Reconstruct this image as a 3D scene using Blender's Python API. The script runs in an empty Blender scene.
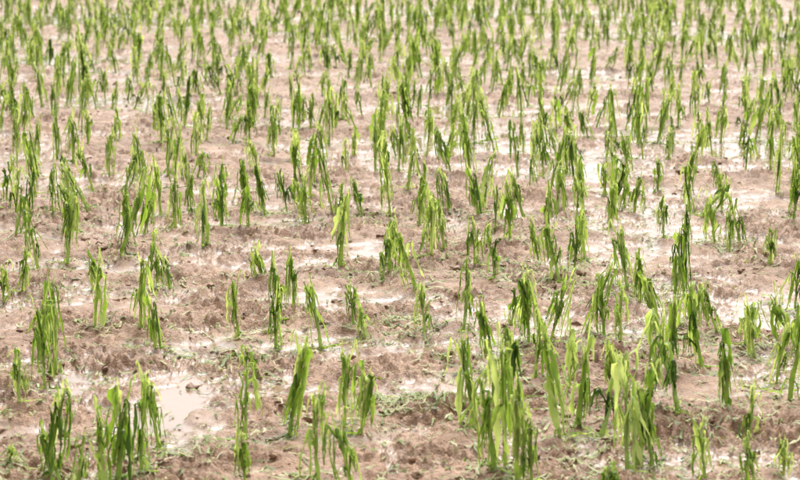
import bpy, math, random
import numpy as np

# ------------------------------------------------------------------ scene
scene = bpy.context.scene
rng = np.random.default_rng(7)

# ------------------------------------------------------------------ noise
def _hash(ix, iy, seed):
    h = (ix.astype(np.int64) * 374761393 + iy.astype(np.int64) * 668265263 + seed * 974634777) & 0xFFFFFFFF
    h = ((h ^ (h >> 13)) * 1274126177) & 0xFFFFFFFF
    h = h ^ (h >> 16)
    return h

def gnoise(x, y, seed):
    x0 = np.floor(x); y0 = np.floor(y)
    fx = x - x0; fy = y - y0
    ux = fx*fx*fx*(fx*(fx*6-15)+10); uy = fy*fy*fy*(fy*(fy*6-15)+10)
    def g(ax, ay, dx, dy):
        a = _hash(x0+ax, y0+ay, seed) * (2*math.pi/4294967296.0)
        return np.cos(a)*dx + np.sin(a)*dy
    n00 = g(0, 0, fx, fy); n10 = g(1, 0, fx-1, fy)
    n01 = g(0, 1, fx, fy-1); n11 = g(1, 1, fx-1, fy-1)
    a = n00 + ux*(n10-n00); b = n01 + ux*(n11-n01)
    return (a + uy*(b-a))*1.5

HOLLOWS = [  # x, y, rx, ry, depth (m): shallow hollows where rain water stands
    (-.80, 7.95, .11, .40, .026), (-1.15, 7.9, .14, .22, .026), (1.40, 8.0, .20, .45, .030), (1.62, 9.1, .2, .35, .03),
    (-.35, 9.6, .3, .3, .02), (1.17, 13.6, .40, .8, .045), (.26, 14.6, .35, .9, .04),
    (-.45, 14.0, .5, .35, .03), (-3.6, 26.3, 2.6, .6, .07), (-3.6, 21.2, .9, .6, .06), (.9, 27.5, 1.0, .9, .06),
    (1.4, 19.7, .9, .6, .055), (2.5, 14.6, .4, .5, .045), (3.2, 24.0, 1.3, .7, .06), (1.0, 11.6, .3, .25, .025),
    (.5, 17.0, .7, .5, .045), (-2.0, 17.5, .7, .4, .045), (-1.1, 12.3, .3, .25, .02), (.9, 10.3, .25, .3, .02), (1.6, 11.2, .3, .3, .03), (1.9, 12.6, .35, .4, .03),
]

def raw_height(x, y):
    wx = x + .05*gnoise(x*4, y*4, 90); wy = y + .05*gnoise(x*4, y*4, 91)
    h = .026*gnoise(x/1.7, y/.9, 1)
    h += .022*gnoise(wx/.55, wy/.42, 2)
    for i, (wl, a) in enumerate([(.22, .022), (.11, .020)]):
        h += a*gnoise(wx/wl, wy/wl, 3+i)
    # crumbly, clod-like relief
    rough = np.clip(.80 + 1.3*gnoise(x/.5, y/.5, 30), .15, 1.5)
    for i, (wl, a) in enumerate([(.085, .028), (.045, .020), (.024, .012)]):
        n = gnoise(wx/wl, wy/wl, 10+i)
        h += rough*a*(.45-np.abs(n)*1.5)
    h += .004*rough*gnoise(x/.012, y/.012, 20)
    for (cx, cy, rx, ry, d) in HOLLOWS:
        h -= d*np.exp(-(((x-cx)/rx)**2 + ((y-cy)/ry)**2))
    return h

WATER = -.0175
def height(x, y):
    x = np.asarray(x, float); y = np.asarray(y, float)
    h = raw_height(x, y)
    wl = WATER + .012*gnoise(x/3.1, y/2.3, 55)
    t = h - wl
    # silted pools: almost flat bottom where below level
    hf = np.where(t > 0, h, wl + .03*t)
    wet = np.clip(1 - t/.020, 0, 1)
    return hf, wet

# ------------------------------------------------------------------ mesh helper
def mesh_from_arrays(name, V, F, uv=None, attrs=None, smooth=True, nper=4):
    me = bpy.data.meshes.new(name)
    V = np.asarray(V, np.float32); F = np.asarray(F, np.int32)
    me.vertices.add(len(V)); me.vertices.foreach_set("co", V.ravel())
    me.loops.add(F.size); me.loops.foreach_set("vertex_index", F.ravel())
    me.polygons.add(len(F))
    me.polygons.foreach_set("loop_start", np.arange(0, F.size, nper, dtype=np.int32))
    me.polygons.foreach_set("loop_total", np.full(len(F), nper, np.int32))
    me.polygons.foreach_set("use_smooth", np.full(len(F), smooth, bool))
    if attrs:
        for k, a in attrs.items():
            at = me.attributes.new(k, 'FLOAT', 'POINT')
            at.data.foreach_set("value", np.asarray(a, np.float32))
    me.update(calc_edges=True)
    return me

def add_obj(name, me, parent=None):
    ob = bpy.data.objects.new(name, me)
    bpy.context.collection.objects.link(ob)
    if parent: ob.parent = parent
    return ob

# ------------------------------------------------------------------ materials
def nt(name):
    m = bpy.data.materials.new(name); m.use_nodes = True
    t = m.node_tree; t.nodes.clear()
    return m, t, t.nodes, t.links

def soil_material():
    m, t, N, L = nt("wet_clay_soil")
    out = N.new('ShaderNodeOutputMaterial'); b = N.new('ShaderNodeBsdfPrincipled')
    L.new(b.outputs[0], out.inputs[0])
    geo = N.new('ShaderNodeNewGeometry')
    n1 = N.new('ShaderNodeTexNoise'); n1.inputs['Scale'].default_value = 3.0; n1.inputs['Detail'].default_value = 8
    n2 = N.new('ShaderNodeTexNoise'); n2.inputs['Scale'].default_value = 55; n2.inputs['Detail'].default_value = 6
    L.new(geo.outputs['Position'], n1.inputs['Vector']); L.new(geo.outputs['Position'], n2.inputs['Vector'])
    r1 = N.new('ShaderNodeValToRGB'); r1.color_ramp.elements[0].position = .3; r1.color_ramp.elements[1].position = .72
    r1.color_ramp.elements[0].color = (.225, .120, .060, 1); r1.color_ramp.elements[1].color = (.385, .238, .138, 1)
    L.new(n1.outputs[0], r1.inputs[0])
    r2 = N.new('ShaderNodeValToRGB'); r2.color_ramp.elements[0].position = .3; r2.color_ramp.elements[1].position = .7
    r2.color_ramp.elements[0].color = (.60, .55, .50, 1); r2.color_ramp.elements[1].color = (1.1, 1.08, 1.06, 1)
    L.new(n2.outputs[0], r2.inputs[0])
    mul = N.new('ShaderNodeMix'); mul.data_type = 'RGBA'; mul.blend_type = 'MULTIPLY'; mul.inputs[0].default_value = 1
    L.new(r1.outputs[0], mul.inputs[6]); L.new(r2.outputs[0], mul.inputs[7])
    wet = N.new('ShaderNodeAttribute'); wet.attribute_name = "wet"
    wmix = N.new('ShaderNodeMix'); wmix.data_type = 'RGBA'
    wmix.inputs[7].default_value = (.25, .17, .118, 1)
    wf = N.new('ShaderNodeMath'); wf.operation = 'MULTIPLY'; wf.inputs[1].default_value = .8
    L.new(wet.outputs['Fac'], wf.inputs[0]); L.new(wf.outputs[0], wmix.inputs[0])
    L.new(mul.outputs[2], wmix.inputs[6]); L.new(wmix.outputs[2], b.inputs['Base Color'])
    rr = N.new('ShaderNodeMapRange'); rr.inputs['From Min'].default_value = 0; rr.inputs['From Max'].default_value = .95
    rr.inputs['To Min'].default_value = .50; rr.inputs['To Max'].default_value = .05
    L.new(wet.outputs['Fac'], rr.inputs['Value']); L.new(rr.outputs[0], b.inputs['Roughness'])
    b.inputs['IOR'].default_value = 1.41
    bs = N.new('ShaderNodeMath'); bs.operation = 'SUBTRACT'; bs.inputs[0].default_value = 1.02; L.new(wet.outputs['Fac'], bs.inputs[1])
    n3 = N.new('ShaderNodeTexNoise'); n3.inputs['Scale'].default_value = 130; n3.inputs['Detail'].default_value = 5
    L.new(geo.outputs['Position'], n3.inputs['Vector'])
    bp = N.new('ShaderNodeBump'); bp.inputs['Distance'].default_value = .008
    L.new(bs.outputs[0], bp.inputs['Strength']); L.new(n3.outputs[0], bp.inputs['Height']); L.new(bp.outputs[0], b.inputs['Normal'])
    return m

def leaf_material(name, dark, mid, light, transl=.4, rough=.42):
    m, t, N, L = nt(name)
    out = N.new('ShaderNodeOutputMaterial'); b = N.new('ShaderNodeBsdfPrincipled')
    tr = N.new('ShaderNodeBsdfTranslucent'); mx = N.new('ShaderNodeMixShader')
    at = N.new('ShaderNodeAttribute'); at.attribute_name = "tint"
    ac = N.new('ShaderNodeAttribute'); ac.attribute_name = "across"
    oi = N.new('ShaderNodeObjectInfo')
    geo = N.new('ShaderNodeNewGeometry')
    nz = N.new('ShaderNodeTexNoise'); nz.inputs['Scale'].default_value = 35; nz.inputs['Detail'].default_value = 3
    L.new(geo.outputs['Position'], nz.inputs['Vector'])
    a1 = N.new('ShaderNodeMath'); a1.operation = 'MULTIPLY_ADD'; a1.inputs[1].default_value = .5; L.new(nz.outputs[0], a1.inputs[0]); L.new(at.outputs['Fac'], a1.inputs[2])
    a2 = N.new('ShaderNodeMath'); a2.operation = 'MULTIPLY_ADD'; a2.inputs[1].default_value = .22; L.new(oi.outputs['Random'], a2.inputs[0]); L.new(a1.outputs[0], a2.inputs[2])
    a3 = N.new('ShaderNodeMath'); a3.operation = 'SUBTRACT'; a3.inputs[1].default_value = .31; L.new(a2.outputs[0], a3.inputs[0])
    r = N.new('ShaderNodeValToRGB'); e = r.color_ramp.elements
    e[0].position = 0; e[0].color = (*dark, 1); e[1].position = 1; e[1].color = (*light, 1)
    k = e.new(.5); k.color = (*mid, 1)
    L.new(a3.outputs[0], r.inputs[0])
    # parallel veins
    sn = N.new('ShaderNodeMath'); sn.operation = 'MULTIPLY'; sn.inputs[1].default_value = 42; L.new(ac.outputs['Fac'], sn.inputs[0])
    si = N.new('ShaderNodeMath'); si.operation = 'SINE'; L.new(sn.outputs[0], si.inputs[0])
    sv = N.new('ShaderNodeMath'); sv.operation = 'MULTIPLY_ADD'; sv.inputs[1].default_value = .09; sv.inputs[2].default_value = .93; L.new(si.outputs[0], sv.inputs[0])
    mu = N.new('ShaderNodeMix'); mu.data_type = 'RGBA'; mu.blend_type = 'MULTIPLY'; mu.inputs[0].default_value = 1
    L.new(r.outputs[0], mu.inputs[6]); L.new(sv.outputs[0], mu.inputs[7])
    L.new(mu.outputs[2], b.inputs['Base Color'])
    tc = N.new('ShaderNodeMix'); tc.data_type = 'RGBA'; tc.blend_type = 'MULTIPLY'; tc.inputs[0].default_value = 1
    tc.inputs[7].default_value = (1.35, 1.35, .75, 1)
    L.new(mu.outputs[2], tc.inputs[6]); L.new(tc.outputs[2], tr.inputs[0])
    b.inputs['Roughness'].default_value = rough
    mx.inputs[0].default_value = transl
    L.new(b.outputs[0], mx.inputs[1]); L.new(tr.outputs[0], mx.inputs[2]); L.new(mx.outputs[0], out.inputs[0])
    return m

soil = soil_material()
leafmat = leaf_material("torn_corn_leaf", (.068, .140, .022), (.275, .420, .060), (.61, .70, .30), .48, .32)
debmat = leaf_material("leaf_debris", (.12, .17, .05), (.28, .34, .11), (.54, .52, .30), .25, .6)

# ------------------------------------------------------------------ ground: one sheet
s_in = np.linspace(-1, 1, 760)
s_out = np.array([1.06, 1.2, 1.6, 2.5, 5, 12, 40, 120])
S = np.concatenate([-s_out[::-1], s_in, s_out])
ys = [5.6]
while ys[-1] < 34: ys.append(ys[-1]*1.0017)
ynear = np.array([-300, -80, -20, -5, 0, 2, 3.5, 4.6, 5.2, 5.5])
yfar = np.array([34.3, 35, 37, 40, 50, 65, 90, 150, 300, 700])
Yr = np.concatenate([ynear, ys, yfar])
wid = .25*np.clip(Yr, 5, 60) + .4
X = S[None, :]*wid[:, None]; Y = np.repeat(Yr[:, None], len(S), 1)
Hh, Wt = height(X, Y)
nr, nc = X.shape
V = np.stack([X, Y, Hh], -1).reshape(-1, 3)
idx = np.arange(nr*nc).reshape(nr, nc)
F = np.stack([idx[:-1, :-1], idx[:-1, 1:], idx[1:, 1:], idx[1:, :-1]], -1).reshape(-1, 4)
gme = mesh_from_arrays("ground", V, F, attrs={"wet": Wt.ravel()})
gme.materials.append(soil)
add_obj("muddy_field_ground", gme)

# ------------------------------------------------------------------ ribbons (leaves)
class Buf:
    def __init__(s): s.V = []; s.F = []; s.T = []; s.A = []; s.n = 0
    def add(s, V, F, T, A):
        s.V.append(V); s.F.append(F + s.n); s.T.append(T); s.A.append(A); s.n += len(V)
    def mesh(s, name, mat):
        me = mesh_from_arrays(name, np.concatenate(s.V), np.concatenate(s.F),
                              attrs={"tint": np.concatenate(s.T), "across": np.concatenate(s.A)})
        me.materials.append(mat); return me

def sweep(buf, P, side, width, fold, tint, R, ragged=.18):
    n = len(P)
    T = np.gradient(P, axis=0); T /= np.linalg.norm(T, axis=1)[:, None] + 1e-9
    side = side - T*(side*T).sum(1)[:, None]; side /= np.linalg.norm(side, axis=1)[:, None] + 1e-9
    Nn = np.cross(T, side)
    u = np.array([-1, -.45, 0, .45, 1.0])
    w = width[:, None]*u[None, :]*(1 + ragged*R.normal(size=(n, 5))*np.abs(u)[None, :])
    dep = (np.abs(u)[None, :]*width[:, None])*fold + .0016*R.normal(size=(n, 5))
    V = P[:, None, :] + side[:, None, :]*w[..., None] + Nn[:, None, :]*dep[..., None]
    V = V.reshape(-1, 3); V[:, 2] = np.maximum(V[:, 2], .001)
    i = np.arange(n*5).reshape(n, 5)
    F = np.stack([i[:-1, :-1], i[:-1, 1:], i[1:, 1:], i[1:, :-1]], -1).reshape(-1, 4)
    tt = np.repeat((tint if np.ndim(tint) else np.full(n, tint))[:, None], 5, 1).copy()
    tt[:, 2] += .10
    tt[:, 0] += .16; tt[:, 4] += .16          # bruised, bleached torn edges
    buf.add(V, F, tt.ravel(), np.tile(u, n))

def leaf(buf, base, az, L, w0, R, rise=.3, elev0=75, drop=-82, tint=.5, split=1, blunt=False, axis=None, H=.3):
    n = 16
    ds = L/(n-1)
    twist0 = R.normal()*.6; twr = R.normal()*1.6
    spread = R.uniform(.012, .042)
    for k in range(split):
        p = np.array(base, float); P = [p.copy()]
        a2 = az + R.normal()*.8 + (k-(split-1)/2)*.5
        sd = []
        rs = max(.04, rise)
        Lk = L*(1 if k == 0 else R.uniform(.65, 1.0))
        dropk = min(-60, drop + R.normal()*5) if drop < -60 else drop
        sharp = R.uniform(.008, .022)
        for j in range(n):
            s = j/(n-1)
            f = 1/(1+math.exp(-max(-30, min(30, (s-rs)/sharp))))
            e = math.radians(elev0)*(1-f) + math.radians(dropk)*f
            aa = az + (a2-az)*f + .35*math.sin(j*.8 + k*2 + twist0*5)*f
            d = np.array([math.cos(aa)*math.cos(e), math.sin(aa)*math.cos(e), math.sin(e)])
            d[:2] += R.normal(size=2)*.07
            if axis is not None and base[2] > .03:   # the plant outline is a spindle: narrow at the top
                off = p[:2] - axis(p[2])
                ro = math.hypot(*off)
                lim = .007 + spread*min(1, max(0, 1-p[2]/H)*1.7)
                if ro > lim: d[:2] -= off/ro*(ro-lim)*25
            if p[2] < .012 and d[2] < 0:
                d[2] = 0; d[:2] *= 3; d /= np.linalg.norm(d)+1e-6
            tw = twist0 + twr*s + (k-.5*(split-1))*.6
            hs = np.array([-math.sin(az), math.cos(az), 0])
            hn = np.array([math.cos(az), math.sin(az), 0])
            sd.append(hs*math.cos(tw) + hn*math.sin(tw) + np.array([0, 0, .15*math.sin(tw)]))
            if j < n-1:
                p = p + d*(Lk/(n-1)); P.append(p.copy())
        P = np.array(P); sd = np.array(sd)
        s = np.linspace(0, 1, n)
        prof = np.minimum(1, .40+1.3*s)*np.clip(1-s, 0, 1)**(.18 if blunt else .45)
        ww = w0/split**.8*prof*(1+.25*np.sin(s*19+R.random()*6))
        ww *= np.where(s > .97, .15, 1)
        sweep(buf, P, sd, ww*.5, R.uniform(.1, 1.0), tint + .25*(s-.3) + R.normal()*.12, R, ragged=.38)

def stalk(buf, H, r, lean, R, tint=.6):
    n = 8
    t = np.linspace(0, 1, n)
    az = R.random()*6.28
    P = np.stack([np.cos(az)*lean*t**1.6, np.sin(az)*lean*t**1.6, H*t-.02*(1-t)], -1)
    P[:, :2] += R.normal(size=(n, 2))*.003*t[:, None]
    m = 7
    a = np.linspace(0, 2*math.pi, m+1)
    rr = r*(1-.55*t)*(1+.12*np.sin(t*28))
    V = P[:, None, :] + rr[:, None, None]*np.stack([np.cos(a), np.sin(a), 0*a], -1)[None]
    i = np.arange(n*(m+1)).reshape(n, m+1)
    F = np.stack([i[:-1, :-1], i[:-1, 1:], i[1:, 1:], i[1:, :-1]], -1).reshape(-1, 4)
    buf.add(V.reshape(-1, 3), F, np.repeat(tint+.15*(1-t), m+1), np.tile(np.linspace(-1, 1, m+1), n))
    at = lambda q: np.array([np.interp(q, t, P[:, c]) for c in range(3)])
    zz = np.append(P[:, 2], P[-1, 2]*1.5); ax = np.append(P[:, 0], 1.5*P[-1, 0]-.5*P[0, 0]+.3*(P[-1, 0]-P[-2, 0])); ay = np.append(P[:, 1], 1.5*P[-1, 1]-.5*P[0, 1]+.3*(P[-1, 1]-P[-2, 1]))
    axis = lambda z: np.array([np.interp(z, zz, ax), np.interp(z, zz, ay)])
    return at, axis

def make_plant(seed, limp):
    """broken maize plant after hail, about .30 m high; leaves snapped and hanging down the stalk"""
    R = np.random.default_rng(seed)
    b = Buf(); H = .30
    sh = H*R.uniform(.62, .88)
    lean = abs(R.normal())*.05
    at, axis = stalk(b, sh, R.uniform(.006, .0095), lean, R)
    nl = R.integers(5, 10) + (1 if limp else 0)
    a0 = R.random()*6.28
    for i in range(nl):
        q = .34 + .64*(i/(nl-1)) + R.normal()*.04
        q = min(max(q, .25), 1)
        az = a0 + (i % 2)*math.pi + R.normal()*.7
        base = at(q)
        top = H*min(1.0, (.36 + .56*q + R.normal()*.08))
        up = min(max(top - base[2], .010), .10)
        hang = (base[2]+up)*(R.uniform(.6, 1.12) if R.random() < .65 else R.uniform(.2, .6))
        L = up + hang
        tint = .10 + .36*q + R.normal()*.24
        wd = R.uniform(.014, .033) if limp else R.uniform(.012, .027)
        out = R.random() < .07      # the odd leaf still stands away from the stalk
        leaf(b, base, az, L*(.75 if out else 1), wd, R, rise=up/L, elev0=R.uniform(50, 68) if out else R.uniform(72, 88), drop=R.uniform(-80, -62) if out else R.uniform(-88, -72),
             tint=tint, split=int(R.choice([1, 2, 2, 3, 3, 4])), blunt=R.random() < .40, axis=None if out else axis, H=H)
    for i in range(R.integers(2, 5) if limp else R.integers(2, 6)):   # rolled top whorl: few spikes, some snapped over
        base = at(R.uniform(.75, 1))
        up = max(.02, H*R.uniform(.80, 1.12)-base[2])
        tip = R.uniform(.03, .12)*(R.random() < .6)
        leaf(b, base, R.random()*6.28, up+tip, R.uniform(.006, .014), R, rise=up/(up+tip) if tip else 1.5, elev0=R.uniform(73, 90),
             drop=R.uniform(-88, -62), tint=R.uniform(.5, 1.1), split=1, axis=None)
    for i in range(R.integers(2, 5)):   # collapsed basal leaves on the mud
        base = at(R.uniform(.08, .25))
        leaf(b, base, R.random()*6.28, R.uniform(.06, .14), R.uniform(.008, .018), R, rise=.08, elev0=30,
             drop=R.uniform(-80, -60), tint=R.uniform(.1, .6), split=1)
    return b.mesh("corn_plant_%d" % seed, leafmat)

NV = 48
variants = [make_plant(100+i, i % 3 == 0) for i in range(NV)]
limpset = [make_plant(500+i, True) for i in range(34)]

# surveyed near plants (centimetres: x, y, height)
NEAR = """-109 668 30, -98 653 19, -87 664 31, -81 673 29, -79 707 27, -47 653 18, -25 655 30, -14 644 24, 29 666 34, 33 673 41, 40 655 22, 63 655 10,
94 661 19, 108 653 16, 120 673 14, -133 755 18, -129 787 33, -51 712 27, -37 719 33, -19 733 28, -13 725 25, 53 714 39, 60 730 36, 67 719 31,
72 682 36, 81 687 30, 25 725 34, 43 766 29, 114 752 30, 137 761 51, 95 735 35, 113 813 31, -138 830 34, -129 813 37, -124 884 30, -106 888 32,
-96 854 23, -65 877 25, -49 856 25, -53 805 13, -31 858 29, -19 892 19, -14 875 14, 10 877 21, 26 886 29, 34 847 24, 46 904 24, 50 800 24,
51 858 32, 75 880 30, 59 851 28, 88 865 24, 82 873 23, 112 896 49, 105 896 25, 137 838 24, 128 879 21, 135 851 18, 170 938 26, -172 946 18,
-168 969 21, -158 1038 40, -170 1027 31, -134 1049 38, -134 1076 30, -195 1111 34, -135 978 20, -112 978 24, -103 978 16, -98 1088 33, -93 1142 27, -63 1002 22,
-45 933 26, -50 904 27, -28 1030 35, -8 997 23, 7 969 35, 15 1043 30, 22 1076 28, 35 1027 22, 43 992 26, 55 1093 31, 66 1033 25, 72 988 28,
81 1017 28, 89 1054 26, 110 1148 25, 101 969 28, 105 951 24, 174 1027 19, 170 1093 31, 158 1099 26, 162 1076 22, 206 1148 28, 159 1202 28, 133 1105 23,
-117 1142 32, -131 1117 26, -86 1216 28, -73 1188 28, -61 1188 25, -50 1161 27, 27 1195 24, 10 1148 27, 42 1175 27, 49 1130 24, 66 1168 27, 77 1130 26,
93 1161 26, 125 1220 27, -167 1130 29, -169 1188 28, -187 1181 26, -113 1188 28, -222 1238 29, -31 1148 25, -20 1181 22, -105 666 19, -123 678 6, 61 781 24,
101 813 27, 116 869 20, 75 769 23, 84 741 27, 116 719 20, 155 847 24, 139 800 24, 34 741 24,
-92 661 27, 36 661 36, 76 690 31, -150 700 22, -5 1010 24, 128 1000 22, -78 1130 24"""
near = [tuple(int(v)/100 for v in q.split()) for q in NEAR.replace("\n", " ").split(",")]
pts = []
R = np.random.default_rng(3)
for i, (x, y, h) in enumerate(near):
    z = float(height(x, y)[0])
    ob = add_obj("corn_plant", limpset[i % 34] if R.random() < .75 else variants[int(R.integers(NV))])
    s = h/.30*1.03
    ob.location = (x, y, z-.004)
    ob.rotation_euler = (R.normal()*.07, R.normal()*.12, R.random()*6.28)
    wsc = max(.8, min(1.12, s))*R.uniform(.88, 1.12)
    ob.scale = (wsc, wsc, s)
    pts.append((x, y))

crop = bpy.data.objects.new("corn_crop_rows", None); bpy.context.collection.objects.link(crop)
y = 11.9
far = []
while y < 36:
    half = .22*y + 1.2
    x = -half
    while x < half:
        x += R.uniform(.10, .20)*(1.0 + 1.5*(R.random() < .08))
        dens = .7*float(gnoise(np.array(x/1.1), np.array(y/1.3), 77)) + (.06 if x > 0 else 0)
        if R.random() > .75 + dens: continue
        yy = y + R.normal()*.08 + .03*x
        if yy < 12.6 and any((x-a)**2 + (yy-c)**2 < .02 for a, c in pts): continue
        far.append((x, yy))
    y += .75
# side continuation of the near rows, outside the surveyed strip
for y in np.arange(5.2, 12.2, .72):
    for sgn in (-1, 1):
        x = .19*y+.22
        while x < .27*y + .8:
            x += R.uniform(.14, .3); far.append((sgn*x, y+R.normal()*.06))
fx = np.array([f[0] for f in far]); fy = np.array([f[1] for f in far])
fz = height(fx, fy)[0]
for i in range(len(far)):
    ob = add_obj("maize", variants[int(R.integers(NV))], crop)
    s = R.uniform(.62, 1.26)*(1.04 if fy[i] < 18 else 1.10)
    ob.location = (fx[i], fy[i], fz[i]-.004)
    ob.rotation_euler = (R.normal()*.08, R.normal()*.12, R.random()*6.28)
    ob.scale = (.96*R.uniform(.75, 1.22),)*2 + (s,)

# ------------------------------------------------------------------ leaf debris lying on the mud
ND = 15000; n = 6
allp = np.array(pts + far)
allp = allp[allp[:, 1] < 26]
isrow = R.random(ND) < .7
pick = allp[R.integers(len(allp), size=ND)]
wgt = 5.6*np.exp(R.random(ND)*math.log(26/5.6))
x0 = np.where(isrow, pick[:, 0]+R.normal(size=ND)*.12, R.uniform(-1, 1, ND)*(.22*wgt+.3))
y0 = np.where(isrow, pick[:, 1]+R.normal(size=ND)*.10, wgt)
# more fragments near the camera rows
k = R.random(ND) < .30
nearp = np.array(pts)[R.integers(len(pts), size=ND)]
x0 = np.where(k, nearp[:, 0]+R.normal(size=ND)*.13, x0); y0 = np.where(k, nearp[:, 1]+R.normal(size=ND)*.11, y0)
# matted drifts of shredded leaf washed together
DR = [(.04, 7.62, .11, .13), (.04, 7.62, .09, .10), (.02, 9.0, .12, .12), (-.62, 8.3, .1, .12), (.3, 8.15, .12, .1), (1.0, 9.8, .2, .1), (-.5, 12.8, .3, .15), (-.9, 7.1, .15, .1), (.6, 10.0, .2, .1)]
k = R.random(ND) < .07; di = R.integers(len(DR), size=ND); DRa = np.array(DR)[di]
x0 = np.where(k, DRa[:, 0]+R.normal(size=ND)*DRa[:, 2], x0); y0 = np.where(k, DRa[:, 1]+R.normal(size=ND)*DRa[:, 3], y0)
Ls = R.uniform(.015, .09, ND)*np.where(R.random(ND) < .75, 1, 1.8)
a = R.random(ND)[:, None]*6.28 + np.cumsum(R.normal(size=(ND, n))*.35, 1)
PX = x0[:, None] + np.cumsum(np.cos(a), 1)*Ls[:, None]/n
PY = y0[:, None] + np.cumsum(np.sin(a), 1)*Ls[:, None]/n
G = height(PX, PY)[0]
PZ = np.maximum(G, G.mean(1)[:, None]) + .003 + np.abs(R.normal(size=(ND, n)))*.004
P = np.stack([PX, PY, PZ], -1)
sd = np.stack([-np.sin(a), np.cos(a), R.normal(size=(ND, n))*.4], -1)
w = (R.uniform(.0012, .0060, ND)[:, None]*np.sin(np.linspace(.5, 2.8, n))[None])[..., None]
VV = np.stack([P-sd*w, P+np.array([0, 0, .0012]), P+sd*w], 2).reshape(-1, 3)
kk = np.arange(ND*n*3).reshape(ND, n, 3)
FF = np.stack([kk[:, :-1, :-1], kk[:, :-1, 1:], kk[:, 1:, 1:], kk[:, 1:, :-1]], -1).reshape(-1, 4)
dme = mesh_from_arrays("leaf_debris", VV, FF, attrs={"tint": np.repeat(R.uniform(.0, 1.0, ND), n*3), "across": np.tile([-1., 0, 1], ND*n)})
dme.materials.append(debmat)
add_obj("leaf_debris", dme)

# ------------------------------------------------------------------ soil clods (crumbly, half sunk)
import bmesh
bm = bmesh.new(); bmesh.ops.create_icosphere(bm, subdivisions=2, radius=1)
cv = np.array([v.co[:] for v in bm.verts]); cf = np.array([[v.index for v in f.verts] for f in bm.faces]); bm.free()
NC = 5500
cy = 5.6*np.exp(R.random(NC)*math.log(20/5.6)); cx = R.uniform(-1, 1, NC)*(.22*cy+.4)
cl = gnoise(cx/.45, cy/.45, 30)
cz, cw = height(cx, cy)
keep = ((cw < .5) | (R.random(NC) < .06)) & (cl + R.normal(size=NC)*.15 > -.1)
cx, cy, cz = cx[keep], cy[keep], cz[keep]; NC = len(cx)
r = np.minimum(.003 + .0038*R.exponential(size=NC), .020)[:, None]
o = R.random((NC, 3))*90
X3, Y3, Z3 = cv[:, 0][None], cv[:, 1][None], cv[:, 2][None]
d = 1 + .8*gnoise(X3*1.5+o[:, :1]+Z3*.9, Y3*1.5+o[:, 1:2]-Z3*1.1, 8) + .6*gnoise(X3*3.3+o[:, 2:]-Z3*2, Y3*3.3+Z3*2.6, 9)
vx = X3*d*r*R.uniform(.8, 1.5, (NC, 1)); vy = Y3*d*r*R.uniform(.8, 1.3, (NC, 1)); vz = Z3*d*r*R.uniform(.5, .8, (NC, 1))
an = R.random((NC, 1))*6.28
VC = np.stack([vx*np.cos(an)-vy*np.sin(an)+cx[:, None], vx*np.sin(an)+vy*np.cos(an)+cy[:, None], vz+cz[:, None]], -1).reshape(-1, 3)
FC = (cf[None] + (np.arange(NC)*len(cv))[:, None, None]).reshape(-1, 3)
cme = mesh_from_arrays("soil_clods", VC, FC, attrs={"wet": np.full(len(VC), .1)}, nper=3)
cme.materials.append(soil)
add_obj("soil_clods", cme)

# ------------------------------------------------------------------ light
w = bpy.data.worlds.new("World"); scene.world = w; w.use_nodes = True
N = w.node_tree.nodes; L = w.node_tree.links
bg = N['Background']
sky = N.new('ShaderNodeTexSky'); sky.sky_type = 'NISHITA'; sky.sun_disc = False
EL, AZ = math.radians(55), math.radians(15)
sky.sun_elevation = EL; sky.sun_rotation = AZ
sky.air_density = 1.0; sky.dust_density = 6.0; sky.ozone_density = .6
hs = N.new('ShaderNodeHueSaturation'); hs.inputs['Saturation'].default_value = .22; hs.inputs['Value'].default_value = 2.1
L.new(sky.outputs[0], hs.inputs['Color']); L.new(hs.outputs[0], bg.inputs[0])
bg.inputs[1].default_value = .15
sun = bpy.data.lights.new("overcast_sun", 'SUN'); sun.energy = 1.5; sun.angle = math.radians(35); sun.color = (1, .97, .92)
so = bpy.data.objects.new("overcast_sun", sun); bpy.context.collection.objects.link(so)
from mathutils import Vector
dirv = Vector((math.sin(AZ)*math.cos(EL), math.cos(AZ)*math.cos(EL), math.sin(EL)))
so.rotation_euler = dirv.to_track_quat('Z', 'Y').to_euler(); so.location = (0, 10, 20)

# ------------------------------------------------------------------ camera
cam = bpy.data.cameras.new("camera"); co = bpy.data.objects.new("camera", cam); bpy.context.collection.objects.link(co)
co.location = (0, 0, 1.9); co.rotation_euler = (math.radians(90)-math.atan(382/2222), 0, 0)
cam.lens = 100; cam.sensor_width = 36; cam.clip_end = 2000; cam.clip_start = .1
cam.dof.use_dof = True; cam.dof.focus_distance = 9.6; cam.dof.aperture_fstop = 6.3
scene.camera = co
scene.view_settings.view_transform = 'Standard'; scene.view_settings.look = 'None'; scene.view_settings.exposure = 0
print(len(far))
